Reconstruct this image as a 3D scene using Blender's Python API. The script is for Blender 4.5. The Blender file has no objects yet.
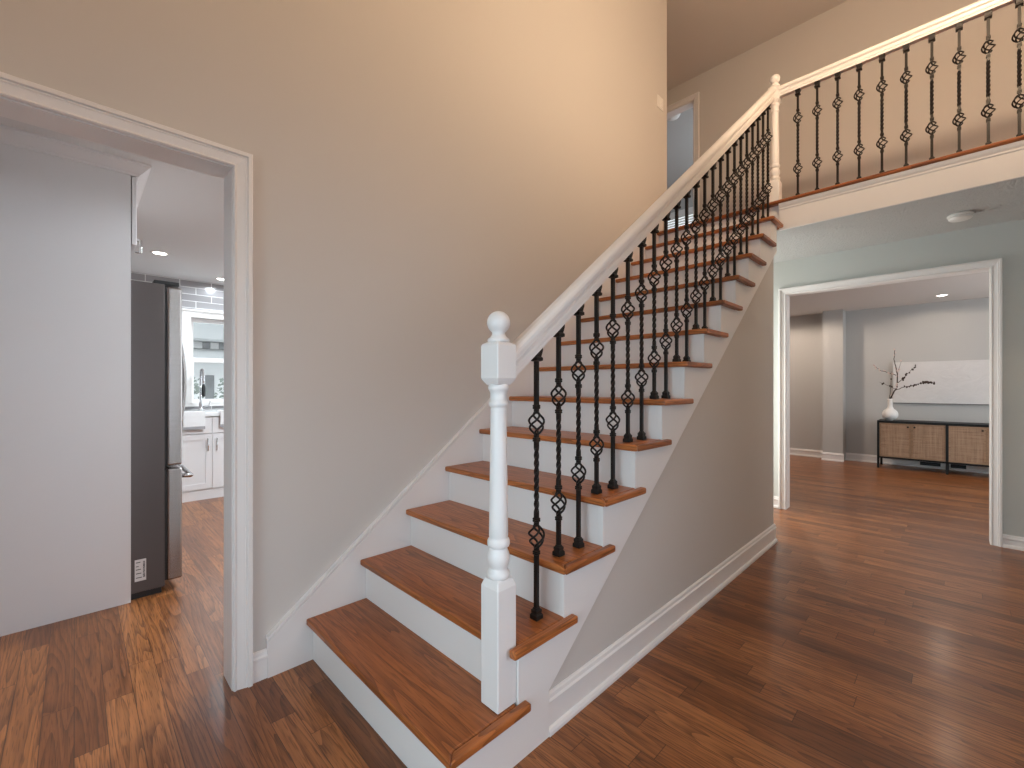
import bpy, math, random
from mathutils import Vector, Matrix
random.seed(7)
S = bpy.context.scene
PI = math.pi

# ------------------------------------------------------------------ camera
cd = bpy.data.cameras.new('camera'); cam = bpy.data.objects.new('camera', cd); S.collection.objects.link(cam)
cam.location = (2.0167, -0.7448, 1.2007)
cam.rotation_euler = (PI/2, 0, 0.7904)
cd.sensor_fit = 'HORIZONTAL'; cd.sensor_width = 36.0
cd.lens = 441.38/1024*36.0
cd.shift_y = 2.74/1024
cd.clip_start = 0.02; cd.clip_end = 200
S.camera = cam

# ------------------------------------------------------------------ world, exposure
S.view_settings.view_transform = 'Standard'; S.view_settings.look = 'None'
S.view_settings.gamma = 1.0; S.view_settings.use_curve_mapping = False
S.view_settings.exposure = 0.0
W = bpy.data.worlds.new('world'); S.world = W; W.use_nodes = True
bg = W.node_tree.nodes['Background']
bg.inputs[0].default_value = (0.90, 0.95, 1.0, 1); bg.inputs[1].default_value = 2.6
S.cycles.use_denoising = True
S.cycles.max_bounces = 10; S.cycles.diffuse_bounces = 6; S.cycles.glossy_bounces = 4
S.cycles.sample_clamp_indirect = 6.0
S.cycles.caustics_reflective = False; S.cycles.caustics_refractive = False

# ------------------------------------------------------------------ lights
def lamp(name, typ, loc, power, col, rot=(0, 0, 0), **kw):
    l = bpy.data.lights.new(name, typ); l.energy = power; l.color = col
    for k, v in kw.items(): setattr(l, k, v)
    o = bpy.data.objects.new(name, l); S.collection.objects.link(o)
    o.location = loc; o.rotation_euler = rot
    return o
WARM = (1.0, 0.72, 0.47)
# the two-storey foyer's hanging lamp (above and to the right of the picture)
lamp('foyer_pendant_light', 'POINT', (2.28, 1.74, 3.72), 152, WARM, shadow_soft_size=0.10)
# daylight through the glazed entry behind the camera and from the hall end; the fill lamps are added, unseen
def portal(name, loc, rot, sx, sy):
    o = lamp(name, 'AREA', loc, 1, (1, 1, 1), rot, shape='RECTANGLE', size=sx, size_y=sy)
    o.data.cycles.is_portal = True
D = math.radians
lamp('entry_daylight', 'AREA', (1.75, -2.61, 1.10), 30, (0.66, 0.88, 1.0), (PI/2 - D(12), 0, 0), shape='RECTANGLE', size=1.8, size_y=1.9, spread=D(100))
lamp('side_fill', 'AREA', (3.39, -0.30, 1.0), 12.5, (0.72, 0.84, 1.0), (0, PI/2 - D(14), 0), shape='RECTANGLE', size=1.8, size_y=2.2, spread=D(90))  # unseen fill added to light the left wall from the side
lamp('kitchen_fill', 'AREA', (-2.6, 2.49, 1.15), 18, (0.92, 0.96, 1.0), (-PI/2, 0, 0), shape='RECTANGLE', size=1.9, size_y=1.9)  # added fill brightening the kitchen from its unseen end
lamp('hall_end_daylight', 'AREA', (-0.03, 3.80, 1.15), 31, (0.966, 1.0, 0.95), (0, -PI/2, 0), shape='RECTANGLE', size=1.9, size_y=0.66)
lamp('back_room_fill', 'AREA', (4.18, 6.3, 1.25), 35, (0.88, 0.96, 1.0), (0, PI/2, 0), shape='RECTANGLE', size=1.7, size_y=2.2)  # unseen area lamp added to lift the back room
lamp('bedroom_fill', 'AREA', (0.58, 6.6, 4.0), 43, (0.81, 0.926, 1.0), (0, PI/2, 0), shape='RECTANGLE', size=1.5, size_y=1.6)  # added fill; too little light comes through the blinds
portal('kitchen_window_portal', (-4.40, 0.85, 1.5), (0, -PI/2, 0), 1.3, 1.6)
portal('bedroom_window_portal', (-1.8, 8.13, 3.95), (-PI/2, 0, 0), 1.7, 1.7)
NEUT = (1.0, 0.81, 0.65)
COOL = (0.82, 0.93, 1.0)
SPOTS_KITCHEN = [(-3.185, -0.185), (-3.94, 0.457), (-1.6, 0.9), (-0.9, 0.9), (-3.0, 1.4)]  # leading pair have fixtures; the rest are added fill spots
POTS_BACK = [(1.865, 7.60), (-0.15, 7.05), (1.95, 5.45), (0.3, 5.45)]

# ------------------------------------------------------------------ node helpers
class N:
    def __init__(s, name):
        s.m = bpy.data.materials.new(name); s.m.use_nodes = True
        s.t = s.m.node_tree; s.n = s.t.nodes; s.bsdf = s.n['Principled BSDF']
    def new(s, typ, **kw):
        x = s.n.new(typ)
        for k, v in kw.items(): setattr(x, k, v)
        return x
    def put(s, sock, v):
        if hasattr(v, 'is_output'): s.t.links.new(v, sock)
        elif v is not None: sock.default_value = v
    def math(s, op, a, b=None, c=None):
        x = s.new('ShaderNodeMath', operation=op)
        s.put(x.inputs[0], a)
        if b is not None: s.put(x.inputs[1], b)
        if c is not None: s.put(x.inputs[2], c)
        return x.outputs[0]
    def xyz(s, v):
        x = s.new('ShaderNodeSeparateXYZ'); s.put(x.inputs[0], v); return x.outputs
    def comb(s, a, b, c):
        x = s.new('ShaderNodeCombineXYZ')
        for i, q in enumerate((a, b, c)): s.put(x.inputs[i], q)
        return x.outputs[0]
    def pos(s):
        return s.new('ShaderNodeNewGeometry').outputs['Position']
    def noise(s, v, scale=1.0, detail=2.0, rough=0.5, dist=0.0):
        x = s.new('ShaderNodeTexNoise'); s.put(x.inputs['Vector'], v)
        x.inputs['Scale'].default_value = scale; x.inputs['Detail'].default_value = detail
        x.inputs['Roughness'].default_value = rough; x.inputs['Distortion'].default_value = dist
        return x.outputs[0]
    def white(s, v):
        x = s.new('ShaderNodeTexWhiteNoise', noise_dimensions='3D'); s.put(x.inputs['Vector'], v); return x.outputs['Value']
    def ramp(s, f, stops):
        x = s.new('ShaderNodeValToRGB'); s.put(x.inputs[0], f); e = x.color_ramp.elements
        while len(e) < len(stops): e.new(0.5)
        for q, (p, c) in zip(e, stops): q.position = p; q.color = tuple(c) + (1,)
        return x.outputs[0]
    def mix(s, f, a, b, typ='MIX'):
        x = s.new('ShaderNodeMix', data_type='RGBA', blend_type=typ)
        s.put(x.inputs[0], f)
        s.put(x.inputs[6], a if hasattr(a, 'is_output') else tuple(a) + (1,))
        s.put(x.inputs[7], b if hasattr(b, 'is_output') else tuple(b) + (1,))
        return x.outputs[2]
    def bump(s, h, strength=0.2, dist=0.002):
        x = s.new('ShaderNodeBump'); s.put(x.inputs['Height'], h)
        x.inputs['Strength'].default_value = strength; x.inputs['Distance'].default_value = dist
        s.t.links.new(x.outputs[0], s.bsdf.inputs['Normal'])
    def set(s, col=None, rough=None, metal=None, spec=None, coat=None, coat_rough=None):
        b = s.bsdf.inputs
        if col is not None: s.put(b['Base Color'], col if hasattr(col, 'is_output') else tuple(col) + (1,))
        if rough is not None: s.put(b['Roughness'], rough)
        if metal is not None: b['Metallic'].default_value = metal
        if spec is not None: b['Specular IOR Level'].default_value = spec
        if coat is not None: b['Coat Weight'].default_value = coat
        if coat_rough is not None: b['Coat Roughness'].default_value = coat_rough
        return s.m

def paint(name, col, rough=0.6, bump=0.05, scale=180, spec=0.35):
    k = N(name); p = k.pos()
    n = k.noise(p, 1.3, 3)
    c = k.mix(k.math('MULTIPLY', n, 0.06), col, tuple(q*0.8 for q in col))
    if bump: k.bump(k.noise(p, scale, 2), bump, 0.0015)
    return k.set(c, rough, spec=spec)

def plain(name, col, rough=0.5, metal=0.0, spec=0.5, coat=None):
    k = N(name); p = k.pos()
    n = k.noise(p, 40, 2)
    c = k.mix(k.math('MULTIPLY', n, 0.12), col, tuple(q*0.75 for q in col))
    return k.set(c, rough, metal, spec, coat)

def wood(name, axis, dark, mid, light, plank=None, length=1.0, rough=0.3, spec=0.5, coat=0.3, coat_rough=0.15, grain=0.80, seed=0.0):
    """Oak with long grain running along AXIS; with PLANK set, strip boards of that width."""
    k = N(name); o = k.xyz(k.pos())
    a, b, z = (o[0], o[1], o[2]) if axis == 'x' else (o[1], o[0], o[2])
    if plank:
        r = k.math('DIVIDE', b, plank); row = k.math('FLOOR', r)
        off = k.math('MULTIPLY', k.white(k.comb(row, 3.7 + seed, 0.0)), 7.3)
        q = k.math('ADD', k.math('DIVIDE', a, length), off); colm = k.math('FLOOR', q)
        ident = k.white(k.comb(row, colm, 1.3 + seed)); ident2 = k.white(k.comb(row, colm, 8.1 + seed))
        fr = k.math('FRACT', r); fq = k.math('FRACT', q)
        er = k.math('MULTIPLY', k.math('MINIMUM', fr, k.math('SUBTRACT', 1.0, fr)), plank)
        eq = k.math('MULTIPLY', k.math('MINIMUM', fq, k.math('SUBTRACT', 1.0, fq)), length)
        seam = k.math('LESS_THAN', k.math('MINIMUM', er, eq), 0.0012)
    else:
        inf = k.new('ShaderNodeObjectInfo')
        ident = inf.outputs['Random']; ident2 = k.white(k.comb(ident, 0.37, seed)); seam = None
        b = k.math('ADD', b, k.math('MULTIPLY', z, 1.0))
    sh = k.math('MULTIPLY', ident, 53.0); sh2 = k.math('MULTIPLY', ident2, 31.0)
    # cathedral figure: level lines of a stretched noise
    n1 = k.noise(k.comb(k.math('ADD', k.math('MULTIPLY', a, 0.75), sh), k.math('ADD', k.math('MULTIPLY', b, 10.0), sh2), sh), 1.0, 1.0, 0.4)
    rings = k.math('FRACT', k.math('MULTIPLY', n1, 15.0))
    rings = k.math('POWER', rings, 2.2)
    # fine fibres and pores
    n2 = k.noise(k.comb(k.math('ADD', k.math('MULTIPLY', a, 2.6), sh), k.math('MULTIPLY', b, 85.0), sh2), 1.0, 4, 0.62)
    n3 = k.noise(k.comb(k.math('ADD', k.math('MULTIPLY', a, 11.0), sh2), k.math('MULTIPLY', b, 240.0), sh), 1.0, 1, 0.5)
    pores = k.ramp(n3, [(0.34, (1, 1, 1)), (0.46, (0, 0, 0))])
    tone = k.math('ADD', k.math('MULTIPLY', ident, 0.58), k.math('MULTIPLY', k.noise(k.comb(a, k.math('MULTIPLY', b, 3.0), sh), 1.6, 2), 0.42))
    base = k.ramp(tone, [(0.12, dark), (0.50, mid), (0.92, light)])
    g = k.math('ADD', k.math('MULTIPLY', rings, 0.52), k.math('MULTIPLY', k.math('POWER', n2, 1.6), 1.0))
    g = k.math('MULTIPLY', g, grain)
    c = k.mix(g, base, tuple(q*0.22 for q in dark))
    c = k.mix(k.math('MULTIPLY', pores, 0.55), c, tuple(q*0.35 for q in dark))
    h = k.math('MULTIPLY', n2, 0.25)
    if seam is not None:
        c = k.mix(k.math('MULTIPLY', seam, 0.75), c, tuple(q*0.18 for q in dark))
        h = k.math('SUBTRACT', k.math('ADD', h, k.math('MULTIPLY', ident2, 0.25)), seam)
    k.bump(h, 0.14, 0.0016)
    rg = k.math('ADD', rough, k.math('MULTIPLY', n2, 0.10))
    return k.set(c, rg, spec=spec, coat=coat, coat_rough=coat_rough)

M = {}
M['wall'] = paint('greige_wall_paint', (0.60, 0.57, 0.54), 0.75, 0.05)
M['wall_grey'] = paint('cool_grey_wall_paint', (0.47, 0.465, 0.455), 0.75, 0.05)
M['hall_grey'] = paint('pale_grey_hall_paint', (0.56, 0.58, 0.555), 0.75, 0.05)
M['ceil'] = paint('flat_white_ceiling_paint', (0.66, 0.63, 0.60), 0.9, 0.08, 90)
def stipple():
    k = N('stippled_ceiling_texture'); n = k.noise(k.pos(), 62, 3, 0.6)
    h = k.ramp(n, [(0.42, (0, 0, 0)), (0.62, (1, 1, 1))])
    k.bump(h, 0.95, 0.008)
    return k.set((0.60, 0.60, 0.59), 0.9, spec=0.2)
M['ceil_stipple'] = stipple()
M['kitchen_ceil'] = paint('kitchen_ceiling_paint', (0.72, 0.72, 0.72), 0.9, 0.03, 90)
M['trim'] = paint('white_satin_trim_paint', (0.80, 0.775, 0.76), 0.38, 0.02, 60, 0.5)
M['cabinet_white'] = paint('white_cabinet_lacquer', (0.76, 0.74, 0.745), 0.42, 0.0, 60, 0.5)
M['floor'] = wood('oak_strip_floor', 'x', (0.185, 0.056, 0.015), (0.385, 0.134, 0.039), (0.565, 0.220, 0.073), plank=0.083, length=0.95, rough=0.30, coat=0.22, coat_rough=0.18, spec=0.4)
TW = ((0.353, 0.103, 0.027), (0.601, 0.191, 0.05), (0.76, 0.262, 0.076))
M['tread'] = wood('oak_tread', 'x', *TW, rough=0.34, coat=0.12, spec=0.4, seed=2.0)
M['tread_y'] = wood('oak_nosing', 'y', *TW, rough=0.34, coat=0.12, spec=0.4, seed=5.0)
M['iron'] = plain('oil_rubbed_wrought_iron', (0.013, 0.010, 0.009), 0.42, 0.1, 0.35)
M['black_metal'] = plain('matt_black_steel', (0.006, 0.006, 0.0065), 0.5, 0.0, 0.3)
M['white_plastic'] = plain('white_plastic', (0.78, 0.76, 0.73), 0.4)
M['ceramic'] = plain('white_matt_ceramic', (0.80, 0.78, 0.76), 0.45)
M['chrome'] = plain('polished_chrome', (0.75, 0.76, 0.78), 0.12, 1.0)
M['steel_door'] = None
M['fridge_side'] = plain('graphite_fridge_side', (0.105, 0.088, 0.085), 0.42, 0.35)
M['dark_plastic'] = plain('dark_plastic', (0.015, 0.015, 0.016), 0.5)
M['quartz'] = plain('white_quartz', (0.80, 0.80, 0.80), 0.25)
M['towel'] = paint('white_terry_cloth', (0.80, 0.79, 0.79), 0.95, 0.8, 500)
M['towel_stripe'] = paint('grey_terry_cloth', (0.33, 0.32, 0.33), 0.95, 0.8, 500)
M['label'] = plain('white_sticker', (0.74, 0.71, 0.70), 0.5)
M['ink'] = plain('black_ink', (0.03, 0.03, 0.03), 0.6)
M['twig'] = plain('dark_twig_bark', (0.045, 0.028, 0.02), 0.8)
M['bud'] = plain('pale_blossom', (0.62, 0.50, 0.46), 0.7)
M['house_roof'] = paint('grey_roof_shingle', (0.30, 0.31, 0.31), 0.9, 0.6, 20)
M['house_wall'] = paint('white_house_siding', (0.80, 0.80, 0.80), 0.8, 0.1, 20)
M['house_dark'] = plain('dark_house_window', (0.20, 0.21, 0.22), 0.3)
M['ground'] = paint('pale_winter_ground', (0.62, 0.64, 0.64), 0.95, 0.2, 4)
M['shrub'] = paint('grey_green_shrub', (0.20, 0.24, 0.21), 0.9, 0.4, 30)

def steel():
    k = N('brushed_stainless_steel'); o = k.xyz(k.pos())
    n = k.noise(k.comb(k.math('MULTIPLY', o[0], 4.0), k.math('MULTIPLY', o[1], 4.0), k.math('MULTIPLY', o[2], 300.0)), 1.0, 2)
    c = k.mix(n, (0.34, 0.325, 0.32), (0.46, 0.445, 0.44))
    return k.set(c, 0.26, 1.0)
M['steel_door'] = steel()

def tiles():
    k = N('grey_glass_subway_tile'); o = k.xyz(k.pos())
    x = k.new('ShaderNodeTexBrick'); k.put(x.inputs['Vector'], k.comb(k.math('ADD', o[1], 0.045), k.math('ADD', o[2], 0.015), 0.0))
    x.inputs['Scale'].default_value = 1.0; x.inputs['Brick Width'].default_value = 0.305; x.inputs['Row Height'].default_value = 0.079
    x.inputs['Mortar Size'].default_value = 0.0035; x.inputs['Mortar Smooth'].default_value = 0.1
    x.inputs['Color1'].default_value = (0.30, 0.29, 0.30, 1); x.inputs['Color2'].default_value = (0.38, 0.37, 0.38, 1)
    x.inputs['Mortar'].default_value = (0.80, 0.80, 0.80, 1)
    k.bump(x.outputs['Fac'], -0.3, 0.002)
    return k.set(x.outputs['Color'], 0.16)
M['tile'] = tiles()

def cane():
    k = N('woven_cane'); o = k.xyz(k.pos())
    def wave(v, f, ph=0.0):
        return k.math('ADD', k.math('MULTIPLY', k.math('SINE', k.math('MULTIPLY', v, f)), 0.5), 0.5)
    wx = wave(o[0], 2*PI/0.012); wz = wave(o[2], 2*PI/0.012)
    g = k.math('MULTIPLY', wx, wz)
    band = k.noise(k.comb(k.math('MULTIPLY', o[0], 60.0), k.math('MULTIPLY', o[1], 1.0), k.math('MULTIPLY', o[2], 3.0)), 1.0, 2)
    band2 = k.noise(k.comb(k.math('MULTIPLY', o[0], 3.0), 0.0, k.math('MULTIPLY', o[2], 60.0)), 1.0, 2)
    t = k.math('ADD', k.math('MULTIPLY', g, 0.40), k.math('MULTIPLY', k.math('ADD', band, band2), 0.36))
    c = k.ramp(t, [(0.22, (0.13, 0.075, 0.045)), (0.45, (0.34, 0.215, 0.135)), (0.75, (0.52, 0.36, 0.24))])
    k.bump(g, 0.6, 0.002)
    return k.set(c, 0.6)
M['cane'] = cane()
M['cane_frame'] = wood('pale_oak_door_frame', 'x', (0.30, 0.18, 0.10), (0.40, 0.25, 0.15), (0.48, 0.31, 0.19), rough=0.5, coat=0.0, grain=0.3)

def canvas():
    k = N('white_plaster_relief_canvas'); p = k.pos()
    n = k.noise(p, 7, 6, 0.6, 0.8)
    k.bump(n, 0.7, 0.02)
    c = k.mix(n, (0.68, 0.665, 0.66), (0.60, 0.585, 0.58))
    return k.set(c, 0.8)
M['canvas'] = canvas()

def glass():
    k = N('clear_window_glass')
    t = k.new('ShaderNodeBsdfTransparent'); t.inputs[0].default_value = (0.96, 0.98, 0.98, 1)
    g = k.new('ShaderNodeBsdfGlossy'); g.inputs['Roughness'].default_value = 0.02
    m = k.new('ShaderNodeMixShader'); m.inputs[0].default_value = 0.06
    k.t.links.new(t.outputs[0], m.inputs[1]); k.t.links.new(g.outputs[0], m.inputs[2])
    k.t.links.new(m.outputs[0], k.n['Material Output'].inputs['Surface'])
    return k.m
M['glass'] = glass()

def glow(name, col, strength):
    k = N(name)
    k.set(col, 0.5)
    k.bsdf.inputs['Emission Color'].default_value = tuple(col) + (1,)
    k.bsdf.inputs['Emission Strength'].default_value = strength
    return k.m
M['lens'] = glow('lit_lamp_lens', (1.0, 0.95, 0.88), 14.0)

# ------------------------------------------------------------------ mesh helpers
ORG = {}
class MB:
    def __init__(s): s.v = []; s.f = []; s.sm = []
    def add(s, vs, fs, smooth=False):
        b = len(s.v); s.v += [tuple(q) for q in vs]
        for f in fs: s.f.append(tuple(b + i for i in f)); s.sm.append(smooth)
        return s
    def box(s, x0, y0, z0, x1, y1, z1):
        v = [(x, y, z) for x in (x0, x1) for y in (y0, y1) for z in (z0, z1)]
        return s.add(v, [(0, 1, 3, 2), (4, 6, 7, 5), (0, 4, 5, 1), (2, 3, 7, 6), (0, 2, 6, 4), (1, 5, 7, 3)])
    def prism(s, pts, axis, a, b, smooth=False):
        """pts: 2-D outline; axis x -> (y,z), y -> (x,z), z -> (x,y)"""
        def mk(p, w):
            return (w, p[0], p[1]) if axis == 'x' else (p[0], w, p[1]) if axis == 'y' else (p[0], p[1], w)
        n = len(pts)
        s.add([mk(p, a) for p in pts] + [mk(p, b) for p in pts],
              [tuple(range(n))[::-1], tuple(range(n, 2*n))])
        base = len(s.v) - 2*n
        for i in range(n):
            j = (i + 1) % n
            s.f.append((base + i, base + j, base + n + j, base + n + i)); s.sm.append(smooth)
        return s
    def lathe(s, prof, c=(0, 0, 0), seg=28, smooth=True):
        vs = []
        for r, z in prof:
            for i in range(seg):
                a = 2*PI*i/seg; vs.append((c[0] + r*math.cos(a), c[1] + r*math.sin(a), c[2] + z))
        fs = []
        for k in range(len(prof) - 1):
            for i in range(seg):
                j = (i + 1) % seg; fs.append((k*seg + i, k*seg + j, (k+1)*seg + j, (k+1)*seg + i))
        s.add(vs, fs, smooth)
        b = len(s.v) - len(vs)
        s.f.append(tuple(b + i for i in range(seg))[::-1]); s.sm.append(False)
        s.f.append(tuple(b + (len(prof)-1)*seg + i for i in range(seg))); s.sm.append(False)
        return s
    def tube(s, path, rad, seg=8, smooth=True, caps=True):
        """round tube along PATH; RAD a number or one per point"""
        P = [Vector(p) for p in path]; n = len(P)
        R = rad if isinstance(rad, (list, tuple)) else [rad]*n
        T = [(P[min(i+1, n-1)] - P[max(i-1, 0)]).normalized() for i in range(n)]
        u = T[0].orthogonal().normalized(); vs = []
        for i in range(n):
            u = (u - T[i]*u.dot(T[i]))
            u = u.normalized() if u.length > 1e-6 else T[i].orthogonal().normalized()
            w = T[i].cross(u)
            for j in range(seg):
                a = 2*PI*j/seg; vs.append(P[i] + (u*math.cos(a) + w*math.sin(a))*R[i])
        fs = [(k*seg + i, k*seg + (i+1) % seg, (k+1)*seg + (i+1) % seg, (k+1)*seg + i) for k in range(n-1) for i in range(seg)]
        s.add(vs, fs, smooth); b = len(s.v) - len(vs)
        if caps:
            s.f.append(tuple(b + i for i in range(seg))[::-1]); s.sm.append(False)
            s.f.append(tuple(b + (n-1)*seg + i for i in range(seg))); s.sm.append(False)
        return s
    def sq(s, rows, smooth=False):
        """stack of square rings (z, half, angle) -> closed bar"""
        vs = []
        for z, h, a in rows:
            for q in range(4):
                t = a + PI/4 + q*PI/2; vs.append((h*1.4142*math.cos(t), h*1.4142*math.sin(t), z))
        fs = [(k*4 + i, k*4 + (i+1) % 4, (k+1)*4 + (i+1) % 4, (k+1)*4 + i) for k in range(len(rows)-1) for i in range(4)]
        fs += [(3, 2, 1, 0), tuple((len(rows)-1)*4 + i for i in range(4))]
        return s.add(vs, fs, smooth)
    def sphere(s, c, r, seg=10, rings=6, sz=1.0):
        prof = [(max(1e-4, r*math.sin(PI*k/rings)), -r*sz*math.cos(PI*k/rings)) for k in range(rings + 1)]
        return s.lathe(prof, c, seg)
    def casing(s, mp, a0, a1, top, prof):
        """door casing swept round an opening a0..a1 with head TOP; mp(a, t, z) -> point; prof [(outward, thickness)]"""
        def ring(w, t): return [mp(a0 - w, t, 0.0), mp(a0 - w, t, top + w), mp(a1 + w, t, top + w), mp(a1 + w, t, 0.0)]
        n = len(prof); vs = []
        for w, t in prof: vs += ring(w, t)
        fs = [(k*4 + i, k*4 + i + 1, ((k+1) % n)*4 + i + 1, ((k+1) % n)*4 + i) for k in range(n) for i in range(3)]
        fs += [tuple(k*4 for k in range(n)), tuple(k*4 + 3 for k in range(n))[::-1]]
        return s.add(vs, fs)
    def build(s, name, mat, parent=None, bevel=0.0, seg=2, at=None, loc=None):
        """at: world point that becomes the mesh origin (default the parent's base); vertices are in world space"""
        me = bpy.data.meshes.new(name)
        po = Vector(ORG.get(parent.name, (0, 0, 0))) if parent is not None else Vector((0, 0, 0))
        o0 = Vector(at) if at is not None else po
        me.from_pydata([tuple(Vector(q) - o0) for q in s.v], [], s.f)
        for p, q in zip(me.polygons, s.sm): p.use_smooth = q
        import bmesh
        bm = bmesh.new(); bm.from_mesh(me); bmesh.ops.recalc_face_normals(bm, faces=bm.faces); bm.to_mesh(me); bm.free()
        o = bpy.data.objects.new(name, me); S.collection.objects.link(o)
        me.materials.append(M[mat] if isinstance(mat, str) else mat)
        if parent is not None: o.parent = parent
        o.location = o0 - po
        ORG[o.name] = tuple(o0)
        if bevel:
            b = o.modifiers.new('bevel', 'BEVEL'); b.width = bevel; b.segments = seg; b.limit_method = 'ANGLE'; b.angle_limit = math.radians(35)
        return o

def thing(name, label, cat, loc=(0, 0, 0), group=None):
    o = bpy.data.objects.new(name, None); S.collection.objects.link(o); o.location = loc
    o.empty_display_size = 0.1
    ORG[o.name] = tuple(loc); o['label'] = label; o['category'] = cat
    if group: o['group'] = group
    return o
def tag(o, label, cat, group=None, kind=None):
    o['label'] = label; o['category'] = cat
    if group: o['group'] = group
    if kind: o['kind'] = kind
    return o
def struct(name, mb, mat, label=None, bevel=0.0):
    o = mb.build(name, mat, bevel=bevel); o['kind'] = 'structure'
    if label: o['label'] = label
    return o
def child_copy(src, parent, loc):
    c = src.copy(); S.collection.objects.link(c); c.parent = parent; c.location = loc
    return c

# ------------------------------------------------------------------ dimensions
H, RUN, NB = 0.19, 0.2464, 14
WX = 1.03                       # outer face of the stair
ZF = 2.66                       # upper floor
ZH = 2.435                      # ceiling under the balcony
YB = 3.203                      # balcony edge plane
YD = 4.21                       # wall with the wide opening
YU = 4.80                       # upstairs back wall
YR = 8.25                       # far wall of the back room
ZT = 5.10                       # top ceiling
XR = 3.40                       # right foyer wall

# ------------------------------------------------------------------ room shell
struct('floor', MB().box(-4.5, -2.75, -0.06, 4.4, 8.6, 0.0), 'floor', 'brown oak strip floor running through foyer, kitchen and back room')
b = MB(); b.box(-0.13, -2.72, 0, 0, -1.25, ZT).box(-0.13, -1.25, 2.075, 0, -0.29, ZT).box(-0.13, -0.29, 0, 0, 3.40, ZT).box(-0.13, 3.40, 0, 0, 3.46, ZH).box(-0.13, 4.14, 0, 0, YD, ZH).box(-0.13, 3.46, 2.12, 0, 4.14, ZH).box(-0.13, 3.46, 0, 0, 4.14, 0.18)
struct('wall_left', b, 'wall', 'two-storey greige wall beside the staircase with the kitchen doorway')
OX0, OX1, OZ = 0.832, 2.192, 2.105
CP2 = 0.68
b = MB(); b.box(-0.13, YD, 0, OX0, YD + 0.12, ZH).box(OX0, YD, OZ, OX1, YD + 0.12, ZH).box(OX1, YD, 0, XR, YD + 0.12, ZH)
struct('wall_hall', b, 'hall_grey', 'grey wall under the balcony with the wide cased opening')
DX0, DX1, DZ = -1.10, -0.320, 4.815
b = MB(); b.box(-2.0, YU, ZF, DX0, YU + 0.12, ZT).box(DX0, YU, DZ, DX1, YU + 0.12, ZT).box(DX1, YU, ZF, XR, YU + 0.12, ZT)
struct('wall_upper', b, 'wall', 'warm beige wall of the upstairs hallway behind the balcony railing')
b = MB(); b.box(-2.0, 3.28, ZF, -0.13, 3.40, ZT).box(-2.12, 3.28, ZF, -2.0, YU + 0.12, ZT)
struct('wall_corridor', b, 'wall', 'walls of the upstairs corridor past the top of the stairs')
struct('wall_right', MB().box(XR, -2.72, 0, XR + 0.12, -1.45, ZT).box(XR, 0.85, 0, XR + 0.12, YU + 0.12, ZT).box(XR, -1.45, 2.1, XR + 0.12, 0.85, ZT).box(XR + 0.12, -1.45, 0, XR + 0.16, 0.85, 2.1), 'wall', 'right wall of the foyer')
b = MB(); b.box(-0.13, -2.72, 0, 0.8, -2.62, ZT).box(2.7, -2.72, 0, XR, -2.62, ZT).box(0.8, -2.72, 2.3, 2.7, -2.62, ZT).box(0.8, -2.72, 0, 2.7, -2.62, 0.12).box(0.8, -2.76, 0, 2.7, -2.72, 2.3)
struct('wall_front', b, 'wall', 'front wall of the foyer with the glazed entry behind the camera')
struct('ceiling', MB().box(-2.12, -2.72, ZT, XR + 0.12, YU + 0.12, ZT + 0.1), 'ceil', 'ceiling of the two-storey foyer and upstairs hallway')
struct('ceiling_hall', MB().box(-0.13, YB, ZH, XR, YU, ZH + 0.03), 'ceil_stipple', 'stippled ceiling under the balcony')
b = MB(); b.box(-2.0, 3.40, ZF - 0.19, 0.0, YU, ZF).box(0.0, YB + 0.058, ZF - 0.19, XR, YU, ZF)
struct('floor_upper', b, 'tread', 'oak floor of the upstairs hallway')
# the wall under the stairs (follows the stringer)
SL = H/RUN
def zl(y): return 0.16 + SL*(y - 0.411)           # lower edge of the outer skirt board
YE = 3.115
b = MB(); b.prism([(0.30, 0), (YE, 0), (YE, zl(YE) + 0.03), (0.411, zl(0.411) + 0.03), (0.30, 0.06)], 'x', 0.92, 1.0085)
b.box(0.03, 2.985, 0, 0.92, YE, ZH)
struct('wall_under_stairs', b, 'wall', 'triangular greige wall under the staircase')
# back room
b = MB(); b.box(-1.4, YR, 0, 4.2, YR + 0.12, 2.44); struct('wall_back_room', b, 'wall_grey', 'grey far wall of the back room')
b = MB(); b.box(-1.52, YD + 0.12, 0, -1.4, YR + 0.12, 2.44).box(4.2, YD + 0.12, 0, 4.32, 5.15, 2.44).box(4.2, 7.45, 0, 4.32, YR + 0.12, 2.44).box(4.2, 5.15, 2.15, 4.32, 7.45, 2.44).box(4.2, 5.15, 0, 4.32, 7.45, 0.35)
struct('wall_back_room_sides', b, 'wall_grey', 'side walls of the back room')
b = MB(); b.box(-1.4, YD, 0, -0.13, YD + 0.12, 2.44).box(XR, YD, 0, 4.2, YD + 0.12, 2.44)
struct('wall_back_room_near', b, 'wall_grey', 'near wall of the back room')
struct('ceiling_back_room', MB().box(-1.52, YD + 0.12, 2.44, 4.32, YR + 0.12, 2.50), 'ceil', 'ceiling of the back room')
struct('wall_pier', MB().box(0.455, 7.99, 0, 0.722, YR, 2.44), 'wall_grey', 'square grey pier standing out from the far wall')
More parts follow.
